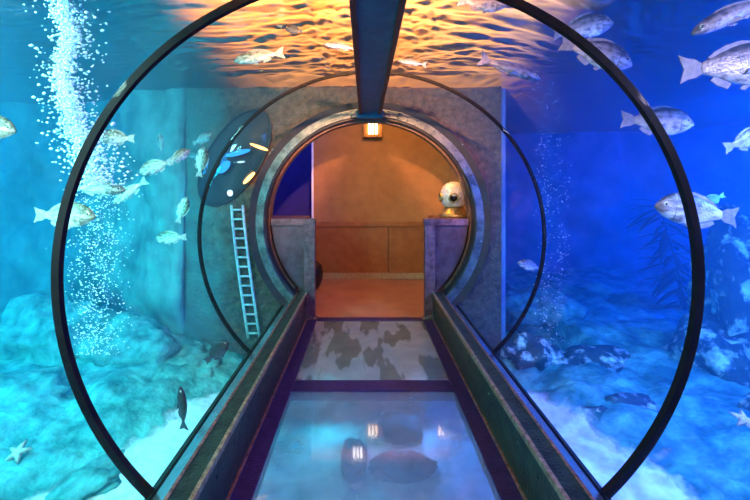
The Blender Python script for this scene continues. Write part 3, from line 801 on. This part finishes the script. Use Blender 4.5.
# ------------------------------------------------------------------ fish
PROF = {
 'bream': ([0, .03, .08, .15, .24, .34, .45, .56, .66, .75, .82], [.008, .045, .095, .14, .17, .18, .168, .138, .10, .062, .045],
           [.010, .035, .065, .10, .13, .145, .14, .112, .078, .05, .042], [.008, .026, .046, .06, .07, .07, .062, .05, .036, .022, .013]),
 'slender': ([0, .03, .08, .15, .24, .34, .45, .56, .66, .75, .82], [.006, .03, .058, .082, .098, .102, .096, .082, .062, .042, .034],
           [.008, .026, .045, .062, .075, .08, .076, .064, .048, .034, .030], [.008, .024, .042, .056, .064, .066, .06, .05, .036, .022, .013]),
}
def make_fish(kind, skin, fin, deep=1.0):
    T, U, D, Wd = PROF[kind]
    bm = bmesh.new(); seg = 16; loops = []
    for t, u, d, w in zip(T, U, D, Wd):
        loop = []
        for k in range(seg):
            a = 2 * PI * k / seg; s, c = math.sin(a), math.cos(a)
            loop.append(bm.verts.new((.5 - t, w * (abs(c) ** .9) * (1 if c >= 0 else -1), (u if s > 0 else d) * deep * s)))
        loops.append(loop)
    for i in range(len(loops) - 1):
        for k in range(seg): bm.faces.new((loops[i][k], loops[i][(k + 1) % seg], loops[i + 1][(k + 1) % seg], loops[i + 1][k]))
    bm.faces.new(loops[0]); bm.faces.new(loops[-1])
    body = link('fish', bm, skin, None, True)
    sub = body.modifiers.new('smooth', 'SUBSURF'); sub.levels = 1; sub.render_levels = 1
    def finmesh(name, outline, th=.006, tf=None):
        bm = bmesh.new()
        a = [bm.verts.new((x, th, z)) for x, z in outline]; b_ = [bm.verts.new((x, -th, z)) for x, z in outline]; n_ = len(outline)
        cxx = sum(x for x, z in outline) / n_; czz = sum(z for x, z in outline) / n_
        if name == 'tail_fin': cxx, czz = -.36, 0
        ca = bm.verts.new((cxx, th * 1.6, czz)); cb = bm.verts.new((cxx, -th * 1.6, czz))
        for i in range(n_):
            j = (i + 1) % n_
            bm.faces.new((ca, a[i], a[j])); bm.faces.new((cb, b_[j], b_[i])); bm.faces.new((a[i], b_[i], b_[j], a[j]))
        if tf:
            for v in bm.verts: v.co = tf @ v.co
        return link(name, bm, fin, body)
    kz = deep * (1 if kind == 'bream' else .62)
    finmesh('tail_fin', [(-.30, .038 * kz), (-.36, .07 * kz), (-.43, .095), (-.50, .128), (-.480, .06), (-.455, 0), (-.480, -.06), (-.495, -.122), (-.43, -.09), (-.36, -.065 * kz), (-.30, -.035 * kz)])
    finmesh('dorsal_fin', [(.22, .150 * kz), (.16, .182 * kz), (.05, .188 * kz), (-.08, .160 * kz), (-.18, .118 * kz), (-.25, .075 * kz), (-.20, .065 * kz), (-.05, .125 * kz), (.1, .155 * kz)])
    finmesh('anal_fin', [(-.05, -.12 * kz), (-.09, -.155 * kz), (-.17, -.13 * kz), (-.235, -.09 * kz), (-.19, -.05 * kz)])
    finmesh('pelvic_fin', [(.13, -.13 * kz), (.06, -.172 * kz), (.02, -.16 * kz), (.05, -.13 * kz)])
    for s in (-1, 1):
        finmesh('pectoral_fin', [(.19, -.02), (.13, .012), (.03, -.02), (-.01, -.07), (.06, -.065), (.16, -.055)], .004, Matrix.Translation((.02, s * .075, -.01)) @ Matrix.Rotation(-s * .35, 4, 'Z'))
        bm = bmesh.new(); bmesh.ops.create_uvsphere(bm, u_segments=12, v_segments=8, radius=.028)
        c = Vector((.395, s * .037, .035 * kz))
        for v in bm.verts: v.co = Vector((v.co.x, v.co.y * .5, v.co.z)) + c
        e = link('eye', bm, M['eye'], body, True)
        bm = bmesh.new(); bmesh.ops.create_uvsphere(bm, u_segments=10, v_segments=6, radius=.018)
        for v in bm.verts: v.co = Vector((v.co.x, v.co.y * .5, v.co.z)) + c + Vector((0, s * .008, 0))
        link('pupil', bm, M['pupil'], e, True)
    return body

protos = {
 'bream': make_fish('bream', M['bream'], M['breamfin'], 1.28),
 'pink': make_fish('bream', M['pinkbream'], M['pinkfin'], 1.22),
 'slim': make_fish('slender', M['pinkbream'], M['pinkfin']),
 'slimgreen': make_fish('slender', M['bream'], M['breamfin'], 1.35),
 'dark': make_fish('bream', M['darkfish'], M['darkfin'], 1.5),
 'darkslim': make_fish('slender', M['darkfish'], M['darkfin'], 1.25),
 'teal': make_fish('bream', M['tealfish'], M['tealfin'], 1.3),
}
used = {k: False for k in protos}
def copy_tree(o, parent=None):
    c = o.copy(); COL.objects.link(c); c.parent = parent
    for ch in list(o.children): copy_tree(ch, c)
    return c
GRP = {0: 'fish in the left tank', 1: 'fish in the right tank', 2: 'fish above the tunnel roof'}
def fish(kind, px, py, Lpx, ang, lab, grp, yaw=0, extra=.45, d=None, roll=0, up=None):
    o = protos[kind] if not used[kind] else copy_tree(protos[kind])
    used[kind] = True
    if d is None: d = tube_exit(px, py) + extra
    a = math.radians(ang); f = math.radians(yaw)
    c = P(px, py, d)
    h = Vector((math.cos(a) * math.cos(f), math.sin(f), math.sin(a) * math.cos(f))).normalized()
    u = Vector(up) if up else Vector((0, 0, 1))
    z = (u - h * u.dot(h)).normalized()
    y = z.cross(h)
    m = Matrix((h, y, z)).transposed()
    if roll: m = m @ Matrix.Rotation(math.radians(roll), 3, 'X')
    L_ = Lpx * d / FPX / max(.35, math.cos(f))
    o.location = c; o.rotation_mode = 'QUATERNION'; o.rotation_quaternion = m.to_quaternion(); o.scale = (L_, L_, L_)
    o['label'] = lab; o['category'] = 'fish'; o['group'] = GRP[grp]
    return o
# left tank
fish('bream', -14, 127, 62, -8, 'silver bream cut off by the left picture edge', 0)
fish('bream', 116, 138, 38, 178, 'pale bream facing left right beside the bubble column', 0)
fish('teal', 161, 143, 18, 95, 'tiny bluish fish pointing upward near the tunnel side', 0, up=(-1, 0, 0))
fish('bream', 179, 157, 24, 40, 'small pale bream heading up right just left of the teal fish', 0, yaw=20)
fish('teal', 203, 139, 23, 25, 'dark teal fish highest of the small left cluster', 0)
fish('teal', 193, 156, 12, 180, 'smallest teal fish, partly behind the upright pale bream', 0, extra=.7)
fish('bream', 201, 162, 31, 82, 'pale bream standing upright with its tail down', 0, up=(1, 0, 0))
fish('bream', 156, 167, 36, 200, 'plump pale bream facing lower left in the left cluster', 0)
fish('slimgreen', 98, 189, 56, -3, 'long oval pale fish beside the large hoop, facing right', 0, extra=.5)
fish('slimgreen', 130, 192, 42, 216, 'pale fish diving to the lower left, touching the long oval fish', 0, extra=.75)
fish('bream', 65, 216, 62, -2, 'big silver bream half hidden behind the large hoop, facing right', 0, extra=.35)
fish('bream', 182, 210, 28, 72, 'tan bream pointing steeply up above the white left facing bream', 0, up=(1, 0, 0))
fish('bream', 171, 238, 32, 184, 'small white bream facing left, lowest of the left shoal', 0)
fish('dark', 217, 352, 31, 40, 'round dark fish near the rail below the ladder', 0, extra=.12)
fish('darkslim', 182, 408, 44, 95, 'slim dark fish hanging over the white sand at left', 0, extra=.2, up=(1, -.3, 0))
# above the roof
fish('slimgreen', 259, 57, 52, 190, 'pale fish facing left under the orange water surface', 2, d=3.15)
fish('slim', 341, 47, 36, 172, 'silvery fish right beside the left edge of the ceiling beam', 2, d=3.15)
fish('dark', 294, 30, 18, 170, 'small dark fish silhouette near the ceiling beam, upper left', 2, d=3.0)
fish('slim', 412, 63, 30, 172, 'grey fish silhouette just right of the ceiling beam', 2, d=3.35)
fish('pink', 482, 3, 50, -6, 'pale bream at the top edge right of the beam', 2, d=2.38)
fish('slim', 510, 69, 66, -20, 'slender bright fish swimming down right above the portal', 2, d=3.1)
# right tank
fish('pink', 583, 28, 62, 10, 'upper of the two bream crossing the hoop at the top right', 1, extra=.9)
fish('pink', 596, 54, 76, -18, 'lower of the two bream crossing the hoop at the top right', 1, extra=.5)
fish('pink', 657, 122, 74, -4, 'bream facing right behind the hoop at mid height of the upper right', 1, extra=.5)
fish('slim', 735, 14, 98, 205, 'large fish diving left at the top right corner', 1, extra=.7)
fish('pink', 736, 67, 114, 3, 'large long fish whose tail shows, cut off by the right edge', 1, extra=.6)
fish('pink', 748, 140, 52, 20, 'dim bream at the right edge above the big left facing bream', 1, extra=1.0)
fish('pink', 696, 212, 84, 172, 'big silver bream facing left behind the large hoop', 1, extra=.5)
fish('teal', 713, 200, 26, 205, 'small dim fish above the tail of the big left facing bream', 1, extra=1.2)
fish('pink', 530, 266, 26, 165, 'small pale bream by the thin hoop on the right', 1, extra=.3)

# ------------------------------------------------------------------ lights
def area(name, loc, tgt, size, col, power, sy=None):
    l = bpy.data.lights.new(name, 'AREA'); l.energy = power; l.color = col; l.size = size
    if sy: l.shape = 'RECTANGLE'; l.size_y = sy
    o = bpy.data.objects.new(name, l); COL.objects.link(o); o.location = loc
    o.rotation_euler = (Vector(tgt) - Vector(loc)).to_track_quat('-Z', 'Y').to_euler()
    return o
def caustic(l, scale):
    """the rippled surface breaks a lamp's beam into a moving net of bright lines"""
    l.use_nodes = True; nt = l.node_tree; N = nt.nodes; L = nt.links
    em = N['Emission']
    tc = N.new('ShaderNodeTexCoord'); mp = N.new('ShaderNodeMapping'); mp.inputs['Scale'].default_value = (scale, scale, scale * .35); L.new(tc.outputs['Normal'], mp.inputs['Vector'])
    no = N.new('ShaderNodeTexNoise'); no.inputs['Scale'].default_value = 1.3; L.new(mp.outputs['Vector'], no.inputs['Vector'])
    ad = N.new('ShaderNodeMix'); ad.data_type = 'VECTOR'; ad.inputs[0].default_value = .35; L.new(mp.outputs['Vector'], ad.inputs[4]); L.new(no.outputs['Color'], ad.inputs[5])
    vo = N.new('ShaderNodeTexVoronoi'); vo.feature = 'SMOOTH_F1'; vo.inputs['Smoothness'].default_value = .4; L.new(ad.outputs[1], vo.inputs['Vector'])
    mr = N.new('ShaderNodeMapRange'); mr.inputs['From Min'].default_value = .35; mr.inputs['From Max'].default_value = .85; mr.inputs['To Min'].default_value = .12; mr.inputs['To Max'].default_value = 3.2; L.new(vo.outputs['Distance'], mr.inputs['Value'])
    L.new(mr.outputs[0], em.inputs['Strength'])

def spot(name, loc, tgt, ang, col, power, blend=.6, r=.15):
    l = bpy.data.lights.new(name, 'SPOT'); l.energy = power; l.color = col; l.spot_size = math.radians(ang); l.spot_blend = blend; l.shadow_soft_size = r
    o = bpy.data.objects.new(name, l); COL.objects.link(o); o.location = loc
    o.rotation_euler = (Vector(tgt) - Vector(loc)).to_track_quat('-Z', 'Y').to_euler()
    return o
K = 1.0
area('tank_light', (-4.2, 1.0, 2.8), (-3.2, 3.5, 0), 1.4, (.0, .37, 1), 190)
area('tank_light', (-6.0, 4.0, 2.75), (-3.5, 4.6, .4), 1.2, (.0, .42, 1), 125)
area('tank_light', (-2.3, .6, 2.6), (-2.2, 3.4, -.5), .6, (.62, 1, .88), 95)
area('tank_light', (4.2, 1.0, 2.8), (3.4, 4.0, 0), 1.4, (.0, .13, 1), 340)
area('tank_light', (6.8, 5.0, 2.75), (4.5, 7.0, .5), 1.4, (.0, .06, 1), 600)
area('tank_light', (2.4, .7, 2.5), (2.1, 3.4, -.5), .6, (1, .68, .95), 55)
caustic(spot('ripple_light', (-2.9, 1.3, 2.75), (-2.9, 3.8, -.4), 95, (.08, 1, .85), 370, .7, .03).data, 11)
caustic(spot('ripple_light', (2.7, 1.3, 2.75), (2.9, 3.9, -.4), 95, (.40, .55, 1), 330, .7, .03).data, 11)
area('kerb_fill', (3.2, 2.4, 1.7), (.7, 3.0, .1), .5, (.05, .10, 1), 190)  # unseen fill added in the tank to spill blue on the rails
area('kerb_fill', (-3.4, 2.4, 1.7), (-.7, 3.0, .1), .5, (.0, .75, 1), 40)  # cyan counterpart, also an added unseen fill for the rails
# warm lamps over the water above the tunnel roof
spot('surface_lamp', (-.9, .5, 3.45), (-.30, 3.2, SURF), 50, (1, .24, .025), 5600)
spot('surface_lamp', (.8, .5, 3.45), (.5, 3.2, SURF), 44, (1, .42, .10), 2300)
spot('roof_fill', (0, 1.3, 2.84), (0, 4.9, 2.45), 62, (1, .36, .16), 2600, .8, .05)  # unseen warm fill added in the water to tint the portal top
area('tank_light', (-2.7, 2.1, 2.75), (-1.9, 3.7, 1.7), .4, (.6, 1, .8), 65)  # unseen fill added to brighten the left fish cluster
area('tank_light', (-2.1, .3, 1.5), (-2.6, 3.2, 1.4), .4, (.8, 1, .8), 50)  # unseen whitish fill added in front of the left fish
area('tank_light', (-5.2, 1.6, .9), (-3.4, 4.2, -.4), .8, (.0, 1, .75), 95)  # unseen low fill added to turn the left bed greener
# passage lamps
area('passage_ceiling_lamp', (.2, 5.55, 3.25), (.3, 6.3, 0), .5, (1, .50, .13), 84, .9)
area('front_fill', (0, -1.6, 2.3), (0, 2, 0.5), .5, (1, .50, .58), 11)  # unseen fill added behind the viewer for warm frontal light
area('side_room_lamp', (-1.9, 6.4, 3.0), (-1.2, 7.4, 1.6), .4, (.15, .2, 1), 28)
# pool lights under the glass floor
spot('floor_light', (-.55, 1.4, -.44), (-.2, 2.9, .0), 110, (.0, .66, 1), 46, .9, .05)
spot('floor_light', (.55, 1.4, -.44), (.25, 2.9, .0), 110, (.2, .25, 1), 48, .9, .05)
spot('floor_light', (-.45, 3.62, -.14), (-.3, 2.9, -.55), 150, (.0, .68, 1), 32, .9, .05)
spot('floor_light', (.45, 3.62, -.14), (.3, 2.9, -.55), 150, (.1, .35, 1), 45, .9, .05)

w = bpy.data.worlds.new('World'); scene.world = w; w.use_nodes = True
w.node_tree.nodes['Background'].inputs['Color'].default_value = (.02, .03, .05, 1)
w.node_tree.nodes['Background'].inputs['Strength'].default_value = .2

# ------------------------------------------------------------------ camera and view
cam = bpy.data.cameras.new('camera'); co = bpy.data.objects.new('camera', cam); COL.objects.link(co)
co.location = CAM; co.rotation_euler = (PI / 2, 0, 0)
cam.sensor_width = 36; cam.lens = FPX / 750 * 36
cam.shift_x = (375 - VX) / 750; cam.shift_y = -(250 - VY) / 750
cam.clip_start = .02
scene.camera = co
vs = scene.view_settings
scene.display_settings.display_device = 'sRGB'
vs.view_transform = 'Standard'; vs.look = 'None'; vs.gamma = 1; vs.exposure = 0; vs.use_curve_mapping = False
try:
    c = scene.cycles
    c.transparent_max_bounces = 32; c.max_bounces = 10; c.volume_bounces = 1; c.use_denoising = True
    c.sample_clamp_indirect = 6
except Exception: pass
